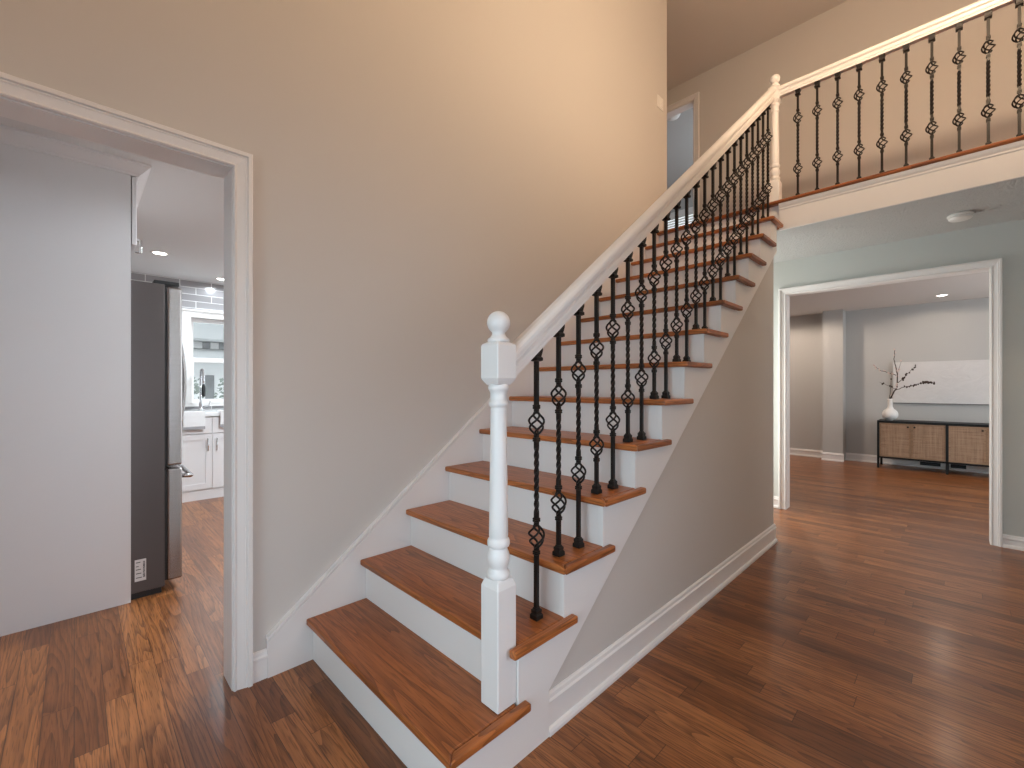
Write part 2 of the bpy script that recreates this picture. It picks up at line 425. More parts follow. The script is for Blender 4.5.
# kitchen
b = MB(); WY0, WY1, WZ0, WZ1 = 0.205, 1.55, 1.00, 2.015
b.box(-4.37, -2.6, 0, -4.25, WY0, 2.44).box(-4.37, WY1, 0, -4.25, 2.5, 2.44).box(-4.37, WY0, 0, -4.25, WY1, WZ0).box(-4.37, WY0, WZ1, -4.25, WY1, 2.44)
struct('wall_kitchen', b, 'tile', 'kitchen wall covered in grey elongated tiles')
b = MB(); b.box(-4.37, -2.72, 0, -0.13, -2.6, 2.44).box(-4.37, 2.5, 0, -3.6, 2.62, 2.44).box(-1.6, 2.5, 0, -0.13, 2.62, 2.44).box(-3.6, 2.5, 2.12, -1.6, 2.62, 2.44).box(-3.6, 2.5, 0, -1.6, 2.62, 0.15)
struct('wall_kitchen_sides', b, 'wall_grey', 'side walls of the kitchen')
struct('ceiling_kitchen', MB().box(-4.37, -2.72, 2.44, -0.13, 2.62, 2.50), 'kitchen_ceil', 'white kitchen ceiling')
# upstairs bedroom
b = MB(); b.box(-3.6, YU + 0.12, ZF, -3.5, 8.1, ZT).box(0.6, YU + 0.12, ZF, 0.7, 8.1, ZT)
b.box(-3.6, 8.0, ZF, -2.6, 8.1, ZT).box(-1.0, 8.0, ZF, 0.7, 8.1, ZT).box(-2.6, 8.0, ZF, -1.0, 8.1, 3.2).box(-2.6, 8.0, 4.70, -1.0, 8.1, ZT)
b.box(-3.6, YU, ZF, -2.12, YU + 0.12, ZT)
struct('wall_bedroom', b, 'wall_grey', 'grey walls of the upstairs bedroom')
struct('ceiling_bedroom', MB().box(-3.6, YU + 0.12, ZT, 0.7, 8.1, ZT + 0.1), 'wall_grey', 'ceiling of the upstairs bedroom')
struct('floor_bedroom', MB().box(-3.6, YU, ZF - 0.05, 0.7, 8.1, ZF), 'tread', 'floor of the upstairs bedroom')
# outdoors
struct('ground', MB().box(-60, -40, -0.9, -4.5, 40, -0.8), 'ground', 'pale ground outside the kitchen window')

# ------------------------------------------------------------------ casings, jambs, baseboards
CP = [(0.0, 0.0), (0.0, 0.012), (0.006, 0.016), (0.016, 0.012), (0.022, 0.013), (0.050, 0.018), (0.056, 0.021), (0.062, 0.019), (0.066, 0.026), (0.084, 0.026), (0.088, 0.022), (0.088, 0.0)]
b = MB(); C1 = [(w*0.74, t) for w, t in CP]
b.casing(lambda a, t, z: (t, a, z), -1.245, -0.301, 2.069, C1); b.casing(lambda a, t, z: (-0.13 - t, a, z), -1.245, -0.301, 2.069, C1)
b.box(-0.132, -0.305, 0, 0.002, -0.28, 2.070).box(-0.132, -1.256, 0, 0.002, -1.241, 2.070).box(-0.132, -1.25, 2.064, 0.002, -0.29, 2.08)
struct('trim_1', b, 'trim', 'white moulded casing of the kitchen doorway')
b = MB(); C2 = [(w*CP2, t) for w, t in CP]
b.casing(lambda a, t, z: (a, YD - t, z), OX0, OX1, OZ, C2); b.casing(lambda a, t, z: (a, YD + 0.12 + t, z), OX0, OX1, OZ, C2)
b.box(OX0 - 0.004, YD - 0.002, 0, OX0 + 0.003, YD + 0.122, OZ + 0.004).box(OX1 - 0.003, YD - 0.002, 0, OX1 + 0.004, YD + 0.122, OZ + 0.004).box(OX0, YD - 0.002, OZ - 0.003, OX1, YD + 0.122, OZ + 0.004)
struct('trim_2', b, 'trim', 'white casing of the wide opening under the balcony')
b = MB(); b.casing(lambda a, t, z: (a, YU - t, z + (ZF if z == 0 else 0)), DX0, DX1, DZ, [(w*0.74, t) for w, t in CP])
b.box(DX1 - 0.012, YU - 0.002, ZF, DX1 + 0.006, YU + 0.122, DZ).box(DX0 - 0.006, YU - 0.002, ZF, DX0 + 0.012, YU + 0.122, DZ).box(DX0, YU - 0.002, DZ - 0.012, DX1, YU + 0.122, DZ + 0.004)
struct('trim_3', b, 'trim', 'white casing of the upstairs bedroom doorway')

def base_prof(h=0.13, shoe=True):
    p = [(0.0, 0.0)]
    if shoe: p += [(0.026, 0.0), (0.026, 0.012), (0.021, 0.021), (0.013, 0.024)]
    else: p += [(0.013, 0.0)]
    p += [(0.013, h - 0.036), (0.018, h - 0.032), (0.018, h - 0.024), (0.012, h - 0.018), (0.010, h - 0.006), (0.004, h), (0.0, h)]
    return p
# profile (out, z): run along y facing +x, or along x facing -y
def base_y(x, y0, y1, **k): return MB().prism([(x + o, z) for o, z in base_prof(**k)], 'y', y0, y1)
def base_x(mb, y, x0, x1, **k): return mb.prism([(y - o, z) for o, z in base_prof(**k)], 'x', x0, x1)
struct('baseboard_stairs', base_y(1.0085, 0.411, YE + 0.012, h=0.135), 'trim', 'white baseboard along the wall under the stairs')
struct('baseboard_left', base_y(0.0, -0.236, -0.181, h=0.118, shoe=False), 'trim', 'short white baseboard between doorway casing and stair skirt')
b = MB(); base_x(b, YD, 0.0, OX0 - 0.061, h=0.11); base_x(b, YD, OX1 + 0.061, XR, h=0.095)
struct('baseboard_hall', b, 'trim', 'white baseboards on either side of the wide opening')
b = MB(); base_x(b, YR, -1.4, 0.455, h=0.12); base_x(b, YR, 0.722, 4.2, h=0.12); base_x(b, 7.99, 0.442, 0.735, h=0.13)
struct('baseboard_back', b, 'trim', 'white baseboards along the far wall of the back room')

# balcony edge: wooden nosing, cove and fascia
b = MB(); b.box(1.03, YB - 0.018, ZH - 0.006, XR, YB + 0.0, 2.60)
b.prism([(YB - 0.018, 2.585), (YB - 0.024, 2.588), (YB - 0.024, 2.600), (YB - 0.032, 2.612), (YB - 0.040, 2.632), (YB, 2.632)], 'x', 1.03, XR)
struct('trim_4', b, 'trim', 'white fascia board along the balcony edge')
b = MB(); b.prism([(YB + 0.0575, 2.632), (YB - 0.040, 2.632), (YB - 0.050, 2.638), (YB - 0.054, 2.646), (YB - 0.050, 2.655), (YB - 0.040, 2.661), (YB + 0.0575, 2.661)], 'x', 0.02, XR)
struct('trim_5', b, 'tread', 'oak nosing along the balcony edge')

# ------------------------------------------------------------------ staircase
st = thing('staircase', 'straight staircase with oak treads and white risers against the left wall', 'staircase', (0, 0, 0))
TH, OV, SX = 0.027, 0.030, 0.019
NX, NY, NH = 0.9825, 0.2185, 0.0405            # newel centre and half side
for i in range(1, 14):
    yf, yb, z1 = (i-1)*RUN - OV, i*RUN + 0.006, i*H
    b = MB()
    if i == 2:
        pts = [(SX, yb), (SX, yf), (NX - NH - 0.003, yf), (NX - NH - 0.003, NY + NH + 0.002), (WX, NY + NH + 0.002), (WX, yb)]
        ret = [(WX, yf), (WX + OV, yf), (WX + OV, i*RUN + 0.046), (WX, i*RUN + 0.046)]
    else:
        pts = [(SX, yb), (SX, yf), (WX + OV, yf), (WX, yf + OV), (WX, yb)]
        ye = min(i*RUN + 0.046, YB - 0.0186)
        ret = [(WX + OV, yf), (WX + OV, ye), (WX, ye), (WX, yf + OV)]
    b.prism(pts, 'z', z1 - TH, z1)
    t = b.build('tread', 'tread', st, bevel=0.007, seg=3)
    MB().prism(ret, 'z', z1 - TH, z1).build('nosing_return', 'tread_y', t, bevel=0.007, seg=3)
for i in range(1, 15):
    y = (i-1)*RUN
    x1 = NX - NH - 0.003 if i == 2 else WX - 0.0006 if i == 14 else WX - 0.0205
    top = i*H - TH if i < 14 else 2.632
    MB().box(SX, y, (i-1)*H - (TH if i > 1 else 0), x1, y + 0.016, top).build('riser', 'trim', st)
# outer skirt board: sawtooth top, raking bottom
up = []
for i in range(1, 14):
    y = (i-1)*RUN
    if i == 2: y = NY + NH + 0.002
    up += [(y, (i-1)*H - (TH if i > 1 else 0)), (y, i*H - TH)]
up[2] = (NY + NH + 0.002, H - TH)
up = [p for p in up if p[0] <= YE]
pts = up + [(YE, 13*H - TH), (YE, zl(YE)), (0.411, zl(0.411)), (0.411, 0.0)]
o = MB().prism(pts, 'x', WX - 0.02, WX).build('outer_skirt_board', 'trim', st)
# wall-side skirt board with moulded cap
def zs(y): return 0.171 + SL*(y + 0.181)
o = MB().prism([(-0.181, 0), (0.0, 0), (0.25, 0.0), (3.28, zs(3.28) - 0.55), (3.28, zs(3.28)), (-0.181, zs(-0.181))], 'x', 0.001, 0.018).build('wall_skirt_board', 'trim', st)
b = MB()
for d0, d1, t in ((-0.052, -0.034, 0.021), (-0.034, -0.016, 0.0255), (-0.016, -0.008, 0.022), (-0.008, 0.004, 0.028)):
    b.prism([(-0.184, zs(-0.184) + d0), (3.283, zs(3.283) + d0), (3.283, zs(3.283) + d1), (-0.184, zs(-0.184) + d1)], 'x', 0.018 if d1 < 0 else 0.001, t)
b.build('skirt_cap', 'trim', st)

# ------------------------------------------------------------------ railings
def newel_prof():
    # (radius, z) of the turned part above the base block, z measured from the base block's foot at 0
    p = [(0.030, 0.394), (0.035, 0.399), (0.0365, 0.405), (0.0365, 0.413), (0.033, 0.419), (0.029, 0.424), (0.028, 0.428)]
    for k in range(9):
        a = PI*k/8; p.append((0.028 + 0.0085*math.sin(a), 0.429 + 0.060*k/8))
    p += [(0.027, 0.490), (0.027, 0.494), (0.034, 0.497), (0.036, 0.503), (0.036, 0.513), (0.034, 0.519), (0.030, 0.522), (0.030, 0.528)]
    for k in range(11):
        t = k/10; p.append((0.0310 - 0.0055*t, 0.530 + 0.405*t))
    p += [(0.0255, 0.940), (0.030, 0.943), (0.032, 0.950), (0.030, 0.957), (0.026, 0.960), (0.0265, 0.985), (0.030, 0.992), (0.0325, 0.996), (0.0335, 1.004), (0.031, 1.010), (0.028, 1.014)]
    return p
def make_newel(z0, parent, base_bottom):
    """turned newel post; z0 = foot of the nominal base block"""
    b = MB(); h = NH
    # base block with shouldered top
    b.add([(NX + sx*h, NY0 + sy*h, zz) for zz in (base_bottom, z0 + 0.372) for sx, sy in ((-1, -1), (1, -1), (1, 1), (-1, 1))] +
          [(NX + sx*h*0.78, NY0 + sy*h*0.78, z0 + 0.397) for sx, sy in ((-1, -1), (1, -1), (1, 1), (-1, 1))],
          [(3, 2, 1, 0), (0, 1, 5, 4), (1, 2, 6, 5), (2, 3, 7, 6), (3, 0, 4, 7), (4, 5, 9, 8), (5, 6, 10, 9), (6, 7, 11, 10), (7, 4, 8, 11), (8, 9, 10, 11)])
    base = b.build('newel_post', 'trim', parent, bevel=0.004)
    base['label'] = 'white turned newel post'
    MB().lathe(newel_prof(), (NX, NY0, z0), 32).build('turned_shaft', 'trim', base)
    b = MB(); zb, zt = z0 + 1.010, z0 + 1.148
    k = [(zb, 0.66), (zb + 0.014, 0.90), (zb + 0.022, 1.0), (zt - 0.014, 1.0), (zt - 0.006, 0.92), (zt, 0.62)]
    vs = [(NX + sx*h*q, NY0 + sy*h*q, z) for z, q in k for sx, sy in ((-1, -1), (1, -1), (1, 1), (-1, 1))]
    fs = [(3, 2, 1, 0), tuple(20 + i for i in range(4))] + [(r*4 + i, r*4 + (i+1) % 4, (r+1)*4 + (i+1) % 4, (r+1)*4 + i) for r in range(5) for i in range(4)]
    b.add(vs, fs); b.build('newel_block', 'trim', base, bevel=0.003)
    p = [(0.030, 1.146), (0.035, 1.149), (0.036, 1.153), (0.033, 1.158), (0.026, 1.164), (0.022, 1.170), (0.021, 1.174)]
    zc, r = 1.2095, 0.0372
    for k in range(3, 17): a = PI*k/16; p.append((max(0.0005, r*math.sin(a)), zc - r*math.cos(a)))
    MB().lathe(p, (NX, NY0, z0), 28).build('ball_finial', 'trim', base)
    return base

def rail_profile():
    # (across, up) outline of the handrail, half-width 0.030, height 0.083
    return [(-0.019, 0.0), (0.019, 0.0), (0.019, 0.014), (0.023, 0.018), (0.023, 0.030), (0.013, 0.036), (0.014, 0.043), (0.029, 0.050), (0.031, 0.060),
            (0.029, 0.070), (0.022, 0.078), (0.010, 0.083), (-0.010, 0.083), (-0.022, 0.078), (-0.029, 0.070), (-0.031, 0.060), (-0.029, 0.050),
            (-0.014, 0.043), (-0.013, 0.036), (-0.023, 0.030), (-0.023, 0.018), (-0.019, 0.014)]
BX = 0.966                                   # baluster line
def zrail(y): return 1.320 + SL*(y - 0.40)    # underside of the handrail
sr = thing('stair_railing', 'white stair handrail on black twisted iron balusters with two turned newel posts', 'railing', (BX, NY, H))
NY0 = NY; make_newel(0.196, sr, H + 0.001)
NY0 = YB + 0.050; make_newel(2.459, sr, 2.662)
b = MB(); pr_ = rail_profile(); n = len(pr_); ya, yb_ = NY + NH*0.7, YB + 0.012
q = 1/math.cos(math.atan(SL))
b.add([(BX + 0.006 + u, ya, zrail(ya) + w*q) for u, w in pr_] + [(BX + 0.006 + u, yb_, zrail(yb_) + w*q) for u, w in pr_],
      [tuple(range(n))[::-1], tuple(range(n, 2*n))] + [(i, (i+1) % n, n + (i+1) % n, n + i) for i in range(n)])
b.build('handrail', 'trim', sr)

# iron baluster built once at the origin, then copied
def bar_mesh(L, b1, b2):
    """square bar of length L, baskets centred b1 and b2 below the top; open through the baskets"""
    h = 0.0069; b = MB(); z1, z2 = L - b1, L - b2
    b.sq([(0.0, h, 0), (z2 - 0.036, h, 0)])
    rows = [(z2 + 0.036, h, 0), (z2 + 0.085, h, 0)]
    n = 30; za, zb = z2 + 0.085, z1 - 0.085
    for k in range(1, n): rows.append((za + (zb - za)*k/n, h, 2*PI*2.0*k/n))
    rows += [(zb, h, 2*PI*2.0), (z1 - 0.036, h, 2*PI*2.0)]
    b.sq(rows); b.sq([(z1 + 0.036, h, 0), (L, h, 0)])
    return b
def basket_mb():
    b = MB()
    for q in range(4):
        path = []
        for k in range(15):
            t = k/14; r = 0.0045 + 0.0240*math.sin(PI*t)**0.85; a = q*PI/2 + math.radians(200)*t
            path.append((r*math.cos(a), r*math.sin(a), -0.040 + 0.080*t))
        b.tube(path, 0.0041, 6)
    for z in (-0.040, 0.040): b.sphere((0, 0, z), 0.0075, 8, 5)
    return b
def collar_mb():
    return MB().sq([(-0.008, 0.0075, 0), (-0.006, 0.0098, 0), (-0.0015, 0.0098, 0), (0, 0.0085, 0), (0.0015, 0.0098, 0), (0.006, 0.0098, 0), (0.008, 0.0075, 0)])
def shoe_mb():
    return MB().sq([(0.0, 0.0165, 0), (0.014, 0.0165, 0), (0.018, 0.0135, 0), (0.020, 0.0125, 0), (0.023, 0.0135, 0), (0.031, 0.0135, 0), (0.035, 0.0095, 0), (0.039, 0.0085, 0)])
def raked_shoe_mb(s):
    # shoe under the sloping rail: flat bottom, top cut to the slope along y
    b = MB(); h1, h2 = 0.010, 0.0165
    for hb, ht, z0, z1 in ((0.0085, h1, -0.040, -0.030), (0.0145, 0.0145, -0.031, -0.020)):
        pass
    lv = [(-0.043, 0.010), (-0.040, 0.0165), (-0.030, 0.0165), (-0.026, 0.0125)]
    vs = [(sx*h, sy*h, z) for z, h in lv for sx, sy in ((-1, -1), (1, -1), (1, 1), (-1, 1))]
    vs += [(sx*0.0165, sy*0.0165, -0.012 + 0.55*s*sy*0.0165*1.0) for sx, sy in ((-1, -1), (1, -1), (1, 1), (-1, 1))]
    vs += [(sx*0.0165, sy*0.0165, 0.001 + s*sy*0.0165) for sx, sy in ((-1, -1), (1, -1), (1, 1), (-1, 1))]
    fs = [(3, 2, 1, 0), tuple(20 + i for i in range(4))] + [(r*4 + i, r*4 + (i+1) % 4, (r+1)*4 + (i+1) % 4, (r+1)*4 + i) for r in range(5) for i in range(4)]
    return b.add(vs, fs)

def make_baluster(parent, loc, L, b1, b2, slope):
    o = bar_mesh(L, b1, b2).build('baluster', 'iron'); o.parent = parent; o.location = loc
    for z in (L - b1, L - b2):
        q = basket_mb().build('basket', 'iron'); q.parent = o; q.location = (0, 0, z)
    for z in (L - b1 + 0.058, L - b1 - 0.058, L - b2 + 0.058, L - b2 - 0.058):
        q = collar_mb().build('collar', 'iron'); q.parent = o; q.location = (0, 0, z)
    q = shoe_mb().build('base_shoe', 'iron'); q.parent = o
    q = raked_shoe_mb(slope).build('top_shoe', 'iron'); q.parent = o; q.location = (0, 0, L)
    return o
def copy_baluster(src, loc):
    c = src.copy(); S.collection.objects.link(c); c.location = loc
    for k in list(src.children):
        d = k.copy(); S.collection.objects.link(d); d.parent = c
    return c
RO = Vector((BX, NY, H))
protos = {}
for i in range(2, 14):
    for j, dy in enumerate((0.048, 0.171)):
        if i == 2 and j == 0: continue
        y, z0 = (i-1)*RUN + dy, i*H + 0.001
        if y > YB - 0.06: continue
        loc = Vector((BX, y, z0)) - RO
        if j not in protos: protos[j] = make_baluster(sr, loc, zrail(y) - z0, 0.262, 0.662, SL)
        else: copy_baluster(protos[j], loc)
br = thing('balcony_railing', 'white upstairs handrail on black twisted iron balusters along the balcony edge', 'railing', (1.02, 3.24, ZF))
b = MB(); ZBR = 3.500
b.add([(x, 3.235 + u, ZBR + w) for x in (NX + NH + 0.0008, XR - 0.004) for u, w in pr_], [tuple(range(n))[::-1], tuple(range(n, 2*n))] + [(i, (i+1) % n, n + (i+1) % n, n + i) for i in range(n)])
b.build('handrail', 'trim', br)
pb = None
for k in range(18):
    x = 1.145 + 0.1254*k
    loc = Vector((x, 3.235, 2.662)) - Vector((1.02, 3.24, ZF))
    if pb is None: pb = make_baluster(br, loc, ZBR - 2.661, 0.216, 0.608, 0.0)
    else: copy_baluster(pb, loc)

# hanging bowl lamp of the foyer, above the picture: its metal bowl shades the floor below
pl = thing('foyer_pendant', 'metal bowl pendant lamp hanging high in the foyer', 'pendant lamp', (2.28, 1.74, ZT))
MB().lathe([(0.001, -0.330), (0.09, -0.318), (0.165, -0.275), (0.205, -0.215), (0.209, -0.213), (0.169, -0.279), (0.092, -0.323), (0.001, -0.335)], (2.28, 1.74, 3.80), 36).build('bowl', 'trim', pl)
MB().tube([(2.28, 1.74, 3.83), (2.28, 1.74, ZT)], 0.006, 8).build('stem', 'iron', pl)
MB().lathe([(0.001, -0.03), (0.06, -0.025), (0.065, 0.0)], (2.28, 1.74, ZT), 24).build('canopy', 'iron', pl)
for k_ in range(3):
    a_ = 2*PI*k_/3; MB().tube([(2.28 + 0.205*math.cos(a_), 1.74 + 0.205*math.sin(a_), 3.585), (2.28, 1.74, 4.05)], 0.003, 6).build('hanger', 'iron', pl)

# ------------------------------------------------------------------ wall plate, smoke detector, ceiling lights
sw = thing('light_switch', 'white light switch plate on the warm wall near the upstairs corner', 'light switch', (0, 3.255, 3.93))
MB().box(0.0, 3.195, 3.870, 0.006, 3.315, 3.990).build('cover_plate', 'white_plastic', sw, bevel=0.003)
for y in (3.228, 3.282): MB().box(0.005, y - 0.016, 3.898, 0.010, y + 0.016, 3.962).build('rocker', 'white_plastic', sw, bevel=0.002)
sd = thing('smoke_detector', 'round white smoke detector on the stippled ceiling under the balcony', 'smoke detector', (2.03, 3.76, ZH))
MB().lathe([(0.066, 0.0), (0.070, -0.004), (0.070, -0.014), (0.066, -0.017)][::-1], (2.03, 3.76, ZH), 32).build('base_ring', 'white_plastic', sd)
MB().lathe([(0.064, -0.016), (0.063, -0.030), (0.055, -0.038), (0.030, -0.041), (0.001, -0.041)][::-1], (2.03, 3.76, ZH), 32).build('cover', 'white_plastic', sd)
def pot(x, y, z, label, power, col, group):
    t = thing('recessed_light', label, 'ceiling light', (x, y, z), group)
    r = 0.052
    b = MB(); prof = [(0.050, 0.0), (0.050, -0.002), (0.056, -0.006), (0.070, -0.005), (0.073, 0.0)]
    vs = []; sg = 32
    for rr, zz in prof:
        for i in range(sg): vs.append((x + rr*math.cos(2*PI*i/sg), y + rr*math.sin(2*PI*i/sg), z + zz))
    b.add(vs, [(k*sg + i, k*sg + (i+1) % sg, (k+1)*sg + (i+1) % sg, (k+1)*sg + i) for k in range(4) for i in range(sg)], True)
    b.build('trim_ring', 'white_plastic', t)
    MB().lathe([(0.001, -0.0005), (0.0495, -0.0005), (0.0495, -0.0025), (0.001, -0.0025)], (x, y, z), 28).build('lens', 'lens', t)
    l = lamp('recessed_light_bulb', 'SPOT', (x, y, z - 0.012), power, col, spot_size=math.radians(172), spot_blend=0.25, shadow_soft_size=0.045)
    return t
KL = ['round lit recessed light in the kitchen ceiling above the fridge top', 'round lit recessed light in the kitchen ceiling close to the tiled wall']
for k, (x, y) in enumerate(SPOTS_KITCHEN[:2]): pot(x, y, 2.44, KL[k], (60, 12)[k], COOL, 'kitchen ceiling lights')
for (x, y) in SPOTS_KITCHEN[2:]: lamp('kitchen_fill_spot', 'SPOT', (x, y, 2.43), 22 if x < -2 else 185, COOL, spot_size=math.radians(172), spot_blend=0.25, shadow_soft_size=0.05)  # bare unseen spots added to brighten the kitchen, no fixtures
pot(*POTS_BACK[0], 2.44, 'round lit recessed light in the back room ceiling above the sideboard', 12, NEUT, 'back room ceiling lights')
for (x, y) in POTS_BACK[1:]: lamp('back_room_bulb' if x > 1 else 'back_room_left_bulb', 'SPOT', (x, y, 2.43), 13 if x > 1 else 108 if y > 6 else 8, NEUT, spot_size=math.radians(172), spot_blend=0.25, shadow_soft_size=0.045)

# ------------------------------------------------------------------ kitchen: fridge cabinet, fridge, sink cabinet, window
PX, PY, PZ = -1.220, -0.520, 2.375
fc = thing('fridge_cabinet', 'tall white cabinet surround with a plain side panel next to the fridge', 'cabinet', (-1.7, -0.9, 0))
MB().box(PX - 0.02, -1.40, 0.0, PX, PY - 0.004, PZ).build('side_panel', 'cabinet_white', fc)
MB().box(-2.20, -1.35, 1.99, PX - 0.02, PY - 0.004, PZ).build('cabinet_box', 'cabinet_white', fc)
d = MB().box(-1.71, PY, 1.995, PX - 0.003, PY + 0.021, PZ - 0.001).build('door', 'cabinet_white', fc, bevel=0.002)
MB().tube([(-1.262, PY + 0.018, 1.965), (-1.262, PY + 0.042, 1.965), (-1.262, PY + 0.042, 2.035), (-1.262, PY + 0.018, 2.035)], 0.0065, 8).build('handle', 'chrome', d)
d = MB().box(-2.20, PY, 1.995, -1.715, PY + 0.021, PZ - 0.001).build('door', 'cabinet_white', fc, bevel=0.002)
b = MB(); cpf = [(0.0, PZ - 0.055), (0.012, PZ - 0.050), (0.014, PZ - 0.032), (0.022, PZ - 0.022), (0.060, 2.415), (0.068, 2.420), (0.070, 2.4395), (0.0, 2.4395)]
cpf = [(o_, max(z_, PZ - 0.004) if k_ == 0 else z_ + (0.052 if k_ in (1, 2, 3) else 0)) for k_, (o_, z_) in enumerate(cpf)]
cpf = [(0.0, PZ), (0.008, PZ), (0.012, PZ + 0.010), (0.020, PZ + 0.016), (0.052, 2.424), (0.058, 2.428), (0.058, 2.4395), (0.0, 2.4395)]
nn = len(cpf); vs = []
for o_, z_ in cpf: vs += [(PX + o_, -1.40, z_), (PX + o_, PY + 0.021 + o_, z_), (-2.20, PY + 0.021 + o_, z_)]
b.add(vs, [(k*3 + i, k*3 + i + 1, ((k+1) % nn)*3 + i + 1, ((k+1) % nn)*3 + i) for k in range(nn) for i in range(2)] + [tuple(k*3 for k in range(nn)), tuple(k*3 + 2 for k in range(nn))[::-1]])
b.build('crown_moulding', 'cabinet_white', fc)

FX = -1.245
fr = thing('refrigerator', 'stainless french-door refrigerator with dark side beside the white panel', 'refrigerator', (-1.7, -0.7, 0))
MB().box(FX - 0.90, -1.12, 0.035, FX, -0.372, 1.800).build('cabinet_body', 'fridge_side', fr, bevel=0.004)
MB().box(FX - 0.88, -1.10, 0.0, FX - 0.012, -0.385, 0.036).build('toe_grille', 'dark_plastic', fr)
for x0, x1, hx in ((FX - 0.447, FX - 0.002, FX - 0.40), (FX - 0.898, FX - 0.453, FX - 0.50)):
    d = MB().box(x0, -0.362, 0.735, x1, -0.288, 1.790).build('door', 'steel_door', fr, bevel=0.012, seg=3)
    path = [(hx, -0.290, 1.60)] + [(hx, -0.290 + 0.070*math.sin(PI*(0.12 + 0.76*k/12)), 1.585 - 0.70*k/12) for k in range(13)] + [(hx, -0.290, 0.87)]
    MB().tube(path, 0.013, 10).build('handle', 'steel_door', d)
    MB().box(x0 + 0.01, -0.374, 0.74, x1 - 0.01, -0.360, 1.785).build('gasket', 'dark_plastic', d)
d = MB().box(FX - 0.898, -0.362, 0.060, FX - 0.002, -0.288, 0.718).build('freezer_drawer', 'steel_door', fr, bevel=0.012, seg=3)
MB().tube([(FX - 0.04, -0.29, 0.665), (FX - 0.045, -0.245, 0.66), (FX - 0.08, -0.235, 0.655), (FX - 0.45, -0.228, 0.655), (FX - 0.82, -0.235, 0.655), (FX - 0.86, -0.29, 0.665)], 0.013, 10).build('handle', 'steel_door', d)
MB().box(FX - 0.888, -0.374, 0.066, FX - 0.010, -0.360, 0.712).build('gasket', 'dark_plastic', d)
MB().box(FX - 0.10, -0.42, 1.800, FX - 0.012, -0.300, 1.822).build('hinge_cover', 'dark_plastic', fr, bevel=0.004)
MB().box(FX - 0.06, -0.45, 0.0, FX - 0.02, -0.40, 0.036).build('leveling_foot', 'dark_plastic', fr)
lb = MB().box(FX - 0.001, -0.506, 0.100, FX + 0.0012, -0.456, 0.222).build('rating_sticker', 'label', fr)
b = MB()
for k, (z, w) in enumerate(((0.204, 0.020), (0.182, 0.012), (0.164, 0.022), (0.142, 0.024), (0.118, 0.026))): b.box(FX, -0.501, z, FX + 0.0018, -0.501 + w, z + 0.004)
zz = 0.118
while zz < 0.21:
    hgt = random.choice((0.0012, 0.002, 0.003)); b.box(FX, -0.470, zz, FX + 0.0018, -0.461, zz + hgt); zz += hgt + random.choice((0.0012, 0.002))
b.build('printed_lines', 'ink', lb)

KX = -3.62
sc = thing('sink_cabinet', 'white shaker sink base cabinet below the kitchen window', 'cabinet', (-3.9, 0.305, 0))
Y0, Y1, YC = -0.16, 0.77, 0.303
b = MB(); b.box(-4.245, Y0, 0.10, KX - 0.02, Y1, 0.885); b.box(-4.245, Y0, 0.0, KX - 0.012, Y1, 0.10); b.build('cabinet_box', 'cabinet_white', sc)
def shaker(mbx, x, y0, y1, z0, z1, s=0.058):
    mbx.box(x - 0.02, y0, z0, x - 0.008, y1, z1)
    mbx.box(x - 0.009, y0, z0, x, y0 + s, z1).box(x - 0.009, y1 - s, z0, x, y1, z1).box(x - 0.009, y0 + s, z0, x, y1 - s, z0 + s).box(x - 0.009, y0 + s, z1 - s, x, y1 - s, z1)
    return mbx
MB().box(KX - 0.02, Y0 + 0.003, 0.705, KX, YC - 0.0015, 0.875).build('false_drawer_front', 'cabinet_white', sc, bevel=0.002)
MB().box(KX - 0.02, YC + 0.0015, 0.705, KX, Y1 - 0.003, 0.875).build('false_drawer_front', 'cabinet_white', sc, bevel=0.002)
for y0, y1, hy in ((Y0 + 0.003, YC - 0.002, YC - 0.040), (YC + 0.002, Y1 - 0.003, YC + 0.040)):
    d = shaker(MB(), KX, y0, y1, 0.115, 0.695).build('door', 'cabinet_white', sc)
    MB().tube([(KX, hy, 0.520), (KX + 0.026, hy, 0.520), (KX + 0.026, hy, 0.645), (KX, hy, 0.645)], 0.0055, 8).build('handle', 'chrome', d)
ct = MB().box(-4.245, -0.9, 0.887, -3.595, 1.6, 0.927).build('countertop', 'quartz', bevel=0.003)
tag(ct, 'white countertop running under the kitchen window', 'countertop')
def towel(y0, y1, label, zb):
    t = thing('dish_towel', label, 'towel', (-3.6, (y0 + y1)/2, 0.927), 'towels on the kitchen counter edge')
    def drape(za, zb_, off):
        b = MB(); path = [(-3.74, 0.929), (-3.588, 0.929)]
        path += [(-3.588 + off, zb_)]
        pts = path + [(p[0] + 0.012, p[1] + (0.012 if p[1] > 0.925 else 0.004 if k < len(path) - 1 else 0)) for k, p in reversed(list(enumerate(path)))]
        return b.prism(pts, 'y', y0, y1)
    drape(None, zb + 0.05, 0.0).build('cloth', 'towel', t, bevel=0.003)
    MB().box(-3.589, y0, zb + 0.030, -3.575, y1, zb + 0.05).build('hem', 'towel', t)
    MB().box(-3.591, y0, zb, -3.574, y1, zb + 0.030).build('striped_end', 'towel_stripe', t)
towel(0.045, 0.232, 'white towel with a grey stripe draped over counter left of the faucet', 0.755)
towel(0.370, 0.560, 'white towel draped over counter right of the faucet', 0.765)
fa = thing('kitchen_faucet', 'chrome pull-down kitchen faucet standing before the kitchen window', 'faucet', (-4.02, 0.268, 0.927))
MB().lathe([(0.026, 0.0), (0.026, 0.008), (0.020, 0.012), (0.018, 0.09), (0.012, 0.10)], (-4.02, 0.268, 0.927), 20).build('base', 'chrome', fa)
path = [(-4.02, 0.268, 1.02 + 0.03*k) for k in range(11)]
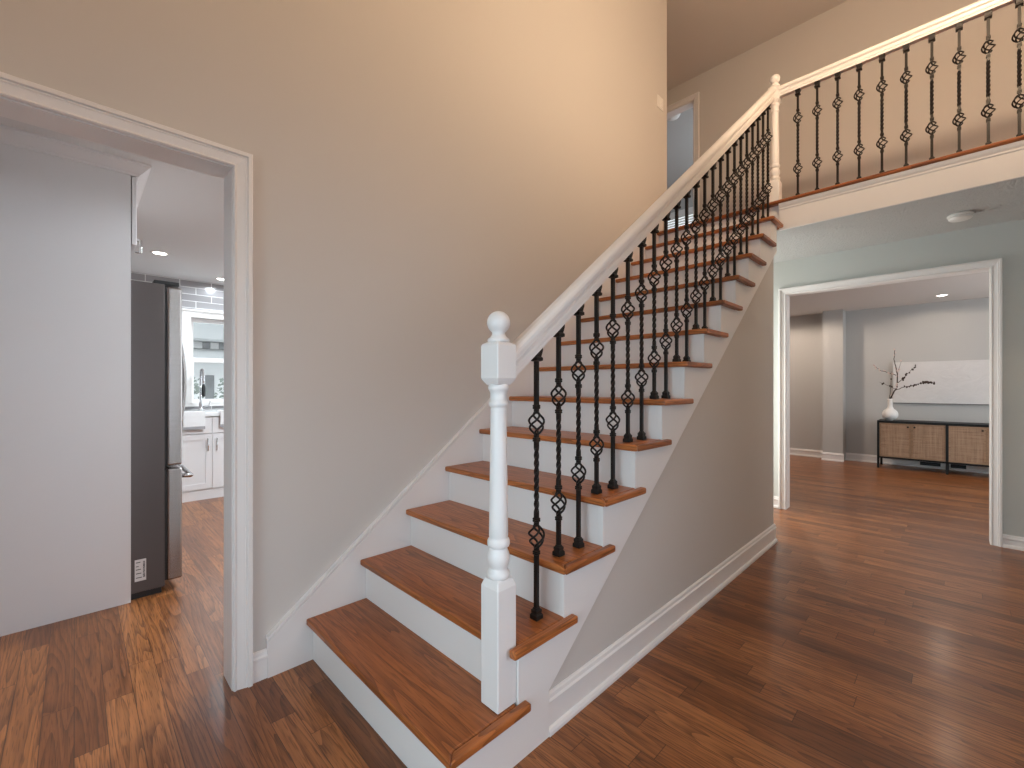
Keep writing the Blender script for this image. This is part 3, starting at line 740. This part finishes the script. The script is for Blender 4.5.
for k in range(1, 13):
    a = PI*k/12; path.append((-4.02 + 0.075 - 0.075*math.cos(a), 0.268, 1.32 + 0.072*math.sin(a)))
path += [(-3.87, 0.268, 1.27), (-3.87, 0.268, 1.22)]
MB().tube(path, 0.011, 10).build('spout', 'chrome', fa)
coil = []
for k in range(150):
    t = k/149; s_ = t*(len(path) - 3) + 2; i0 = int(min(s_, len(path) - 2)); f_ = s_ - i0
    p = Vector(path[i0]).lerp(Vector(path[i0 + 1]), f_); tg = (Vector(path[i0 + 1]) - Vector(path[i0])).normalized()
    u = Vector((0, 1, 0)); w = tg.cross(u); a = 2*PI*26*t
    coil.append(p + (u*math.cos(a) + w*math.sin(a))*0.014)
MB().tube(coil, 0.003, 5).build('spring', 'chrome', fa)
MB().lathe([(0.013, 0.0), (0.019, 0.01), (0.019, 0.09), (0.013, 0.13), (0.011, 0.14)], (-3.87, 0.268, 1.09), 16).build('spray_head', 'dark_plastic', fa)
MB().tube([(-4.02, 0.285, 0.975), (-4.02, 0.345, 0.980), (-4.02, 0.36, 1.04)], 0.007, 8).build('lever', 'chrome', fa)

# kitchen window
wn = bpy.data.objects.new('window_1', None); S.collection.objects.link(wn); wn['kind'] = 'structure'; wn['label'] = 'white double-hung kitchen window'
b = MB()
b.box(-4.262, WY0 - 0.10, WZ1 - 0.005, -4.225, WY1 + 0.10, WZ1 + 0.075).box(-4.262, WY0 - 0.12, WZ1 + 0.062, -4.205, WY1 + 0.12, WZ1 + 0.082)
b.box(-4.262, WY0 - 0.085, WZ0, -4.228, WY0 + 0.004, WZ1).box(-4.262, WY1 - 0.004, WZ0, -4.228, WY1 + 0.085, WZ1)
b.box(-4.262, WY0 - 0.10, WZ0 - 0.028, -4.205, WY1 + 0.10, WZ0).build('frame', 'trim', wn)
b = MB(); ZM = 1.515
for z0, z1, x in ((ZM - 0.028, WZ1, -4.335), (WZ0, ZM + 0.028, -4.30)):
    s_ = 0.042
    b.box(x - 0.03, WY0, z0, x, WY0 + s_, z1).box(x - 0.03, WY1 - s_, z0, x, WY1, z1).box(x - 0.028, WY0 + s_, z0, x - 0.002, WY1 - s_, z0 + 0.055).box(x - 0.028, WY0 + s_, z1 - 0.05, x - 0.002, WY1 - s_, z1)
b.box(-4.37, WY0 - 0.003, WZ0, -4.26, WY0 + 0.012, WZ1).box(-4.37, WY1 - 0.012, WZ0, -4.26, WY1 + 0.003, WZ1).box(-4.37, WY0, WZ0 - 0.003, -4.26, WY1, WZ0 + 0.012)
b.build('sash', 'trim', wn)
MB().box(-4.352, WY0 + 0.04, WZ0 + 0.05, -4.349, WY1 - 0.04, WZ1 - 0.045).build('pane', 'glass', wn)

# neighbour's house seen through the kitchen window
hs = thing('house', 'white house with grey shingled roof seen through the kitchen window', 'house', (-16, 2.0, -0.8))
MB().box(-20, -3.0, -0.8, -14, 7.0, 2.68).build('wall', 'house_wall', hs)
MB().prism([(-13.6, 2.62), (-17, 4.6), (-20.4, 2.62), (-20.4, 2.55), (-13.6, 2.55)], 'y', -3.4, 7.4).build('roof', 'house_roof', hs)
MB().prism([(-13.98, 2.36), (-13.98, 2.30), (-12.7, 1.93), (-12.7, 1.99)], 'y', -2.0, 6.0).build('porch_roof', 'house_roof', hs)
for y in (1.62, 2.08, 2.50): MB().box(-14.02, y - 0.10, 2.30, -13.97, y + 0.10, 2.56).build('window', 'house_dark', hs)
MB().box(-14.02, 2.05, 0.2, -13.97, 2.28, 1.55).build('door', 'house_dark', hs)
def bush(x, y, r, label):
    b = MB(); rnd = random.Random(int(y*100))
    for k in range(150):
        a, e = rnd.uniform(0, 2*PI), rnd.uniform(-0.2, 1.4); q = r*rnd.uniform(0.55, 1.0)
        c = Vector((x + q*math.cos(a)*math.cos(e), y + q*math.sin(a)*math.cos(e), 0.75 + 1.9*q*math.sin(e)))
        d = Vector((rnd.uniform(-1, 1), rnd.uniform(-1, 1), rnd.uniform(-1, 1))).normalized(); u = d.orthogonal().normalized(); w = d.cross(u); l = r*0.16
        b.add([c - u*l, c + w*l*0.5, c + u*l, c - w*l*0.5], [(0, 1, 2, 3)])
    b.tube([(x, y, -0.85), (x, y, 0.5), (x, y, 0.75 + 0.9*r)], [0.05, 0.04, 0.01], 6)
    tag(b.build('shrub', 'shrub'), label, 'shrub', 'shrubs outside the kitchen window')
bush(-12.0, 1.42, 0.40, 'bare grey-green shrub behind the faucet outside the kitchen window')
bush(-12.2, 2.32, 0.42, 'grey-green shrub nearest the doorway casing outside the kitchen window')

# ------------------------------------------------------------------ upstairs bedroom window and ceiling lamp
wn2 = bpy.data.objects.new('window_2', None); S.collection.objects.link(wn2); wn2['kind'] = 'structure'; wn2['label'] = 'bedroom window with white blinds seen through the upstairs doorway'
b = MB(); b.box(-2.7, 7.975, 4.68, -0.9, 8.0, 4.78).box(-2.7, 7.975, 3.1, -2.6, 8.0, 4.7).box(-1.0, 7.975, 3.1, -0.9, 8.0, 4.7).box(-2.7, 7.95, 3.12, -0.9, 8.0, 3.2).build('frame', 'trim', wn2)
b = MB()
for k in range(28):
    z = 3.24 + 0.052*k; b.prism([(8.025, z), (8.047, z + 0.049), (8.045, z + 0.052), (8.023, z + 0.003)], 'x', -2.59, -1.01)
b.build('blind', 'white_plastic', wn2)
MB().box(-2.6, 8.085, 3.2, -1.0, 8.089, 4.7).build('pane', 'glass', wn2)
cl = thing('ceiling_lamp', 'pale glass ceiling lamp in the bedroom beyond the upstairs doorway', 'ceiling light', (-0.83, 5.28, ZT))
MB().lathe([(0.08, -0.03), (0.085, -0.025), (0.085, 0.0)], (-0.83, 5.28, ZT), 24).build('ceiling_plate', 'chrome', cl)
MB().lathe([(0.001, -0.10), (0.05, -0.095), (0.09, -0.075), (0.105, -0.045), (0.10, -0.03), (0.07, -0.028)], (-0.83, 5.28, ZT), 24).build('glass_shade', 'white_plastic', cl)

# ------------------------------------------------------------------ back room: sideboard, vase, branch, canvas, vents
SX0, SX1, SY0, SY1, SZ = 1.172, 2.655, 7.720, 8.120, 0.702
sb = thing('sideboard', 'long low sideboard with black frame and woven cane doors against the far wall', 'sideboard', ((SX0 + SX1)/2, 7.92, 0))
xm = (SX0 + SX1)/2
MB().box(SX0, SY0, SZ - 0.032, SX1, SY1, SZ).build('top', 'black_metal', sb, bevel=0.003)
MB().box(SX0 + 0.02, SY0 + 0.03, 0.165, SX1 - 0.02, SY1 - 0.004, SZ - 0.03).build('carcass', 'cane_frame', sb)
for x in (SX0, xm - 0.014, xm + 0.0, SX1 - 0.022):
    w = 0.027 if x == SX0 else 0.022 if x > xm + 0.1 else 0.0145
    for y in (SY0, SY1 - 0.022): MB().box(x, y, 0.0, x + w, y + 0.022, SZ - 0.02).build('leg', 'black_metal', sb)
b = MB(); b.box(SX0, SY0, 0.150, SX1, SY0 + 0.022, 0.172).box(SX0, SY1 - 0.022, 0.150, SX1, SY1, 0.172).box(SX0, SY0, 0.150, SX0 + 0.022, SY1, 0.172).box(SX1 - 0.022, SY0, 0.150, SX1, SY1, 0.172)
b.build('lower_rail', 'black_metal', sb)
for side, (xa, xb) in enumerate(((SX0 + 0.029, xm - 0.016), (xm + 0.016, SX1 - 0.024))):
    mid = (xa + xb)/2
    for x0, x1, kx in ((xa, mid - 0.002, mid - 0.035), (mid + 0.002, xb, mid + 0.035)):
        z0, z1, f_ = 0.176, SZ - 0.035, 0.018; b = MB()
        b.box(x0, SY0 + 0.004, z0, x0 + f_, SY0 + 0.026, z1).box(x1 - f_, SY0 + 0.004, z0, x1, SY0 + 0.026, z1).box(x0 + f_, SY0 + 0.004, z0, x1 - f_, SY0 + 0.026, z0 + f_).box(x0 + f_, SY0 + 0.004, z1 - f_, x1 - f_, SY0 + 0.026, z1)
        d = b.build('door', 'cane_frame', sb)
        MB().box(x0 + f_, SY0 + 0.008, z0 + f_, x1 - f_, SY0 + 0.022, z1 - f_).build('cane_panel', 'cane', d)
        MB().sphere((kx, SY0 - 0.010, z1 - 0.045), 0.012, 12, 8).tube([(kx, SY0 + 0.010, z1 - 0.045), (kx, SY0 - 0.010, z1 - 0.045)], 0.005, 8).build('knob', 'black_metal', d)
VX, VY = 1.305, 7.905
vp = []
for k in range(15):
    a = PI*(0.10 + 0.74*k/14); vp.append((0.094*math.sin(a), 0.088 - 0.092*math.cos(a)))
vp = [(0.036, 0.0)] + vp + [(0.038, 0.182), (0.029, 0.206), (0.029, 0.250), (0.030, 0.300), (0.034, 0.318), (0.029, 0.318), (0.024, 0.300), (0.022, 0.20)]
tag(MB().lathe(vp, (VX, VY, SZ), 36).build('vase', 'ceramic'), 'white round-bellied vase with a narrow neck on the sideboard', 'vase')
bt = thing('branch', 'bare budding branch standing in the white vase', 'branch', (VX, VY, SZ + 0.25))
rnd = random.Random(4); zt = SZ + 0.25
def twig(pts, r0, name, parent, nb):
    P = [Vector(p) for p in pts]; fine = []
    for i in range(len(P) - 1):
        for k in range(4): fine.append(P[i].lerp(P[i + 1], k/4) + Vector((rnd.uniform(-1, 1), rnd.uniform(-1, 1), rnd.uniform(-1, 1)))*0.004)
    fine.append(P[-1]); m = len(fine)
    o = MB().tube(fine, [max(0.0016, r0*(1 - 0.75*k/m)) for k in range(m)], 6).build(name, 'twig', parent)
    b = MB()
    for k in range(nb):
        q = fine[rnd.randrange(m//4, m)] + Vector((rnd.uniform(-1, 1), rnd.uniform(-1, 1), rnd.uniform(-1, 1)))*0.012
        b.sphere(q, rnd.uniform(0.007, 0.012), 6, 4, 1.4)
    b.build('buds', rnd.choice(('twig', 'bud')), o)
def bp(dx, dz, dy=0.0): return (VX + dx, VY + dy, zt + dz)
st_ = [bp(0, 0.02), bp(0.004, 0.075), bp(0.02, 0.12), bp(0.075, 0.24), bp(0.085, 0.36), bp(0.07, 0.52), bp(0.045, 0.66), bp(0.055, 0.80)]
twig(st_, 0.012, 'stem', bt, 18)
twig([bp(0.06, 0.20), bp(0.14, 0.235, -0.02), bp(0.25, 0.27, -0.04), bp(0.37, 0.31, -0.06), bp(0.47, 0.30, -0.08)], 0.006, 'twig', bt, 34)
twig([bp(0.08, 0.30), bp(0.15, 0.38, 0.04), bp(0.22, 0.48, 0.06), bp(0.28, 0.56, 0.08)], 0.0055, 'twig', bt, 16)
twig([bp(0.07, 0.42), bp(0.0, 0.45, -0.02), bp(-0.10, 0.49, -0.05), bp(-0.19, 0.58, -0.07)], 0.0055, 'twig', bt, 16)
twig([bp(0.08, 0.44), bp(0.105, 0.52, -0.03), bp(0.13, 0.62, -0.06)], 0.004, 'twig', bt, 6)
twig([bp(0.05, 0.22), bp(-0.03, 0.27, 0.04), bp(-0.13, 0.32, 0.08)], 0.004, 'twig', bt, 4)
twig([bp(-0.006, 0.075), bp(0.005, 0.25, 0.02), bp(0.01, 0.48, 0.03)], 0.004, 'twig', bt, 3)
cv = thing('wall_canvas', 'long white textured canvas hanging above the sideboard', 'picture', (2.0, YR, 1.26))
MB().box(1.315, YR - 0.040, 0.955, 2.95, YR - 0.002, 1.575).build('canvas', 'canvas', cv, bevel=0.003)
MB().box(1.318, YR - 0.034, 0.949, 2.947, YR - 0.004, 0.957).build('under_shade_strip', 'dark_plastic', cv)  # dark strip standing in for the shadow line below the canvas
for k, (x0, x1, lab) in enumerate(((1.62, 1.84, 'dark floor-level wall vent under the left half of the sideboard'), (1.945, 2.10, 'dark floor-level wall vent right of the middle leg of the sideboard'))):
    vt = thing('wall_vent', lab, 'vent', ((x0 + x1)/2, YR - 0.02, 0.06), 'vents under the sideboard')
    MB().box(x0, YR - 0.040, 0.035, x1, YR - 0.0265, 0.085).build('vent_frame', 'black_metal', vt)
    b = MB()
    for z in (0.045, 0.056, 0.067): b.box(x0 + 0.01, YR - 0.044, z, x1 - 0.01, YR - 0.039, z + 0.005)
    b.build('louvers', 'dark_plastic', vt)
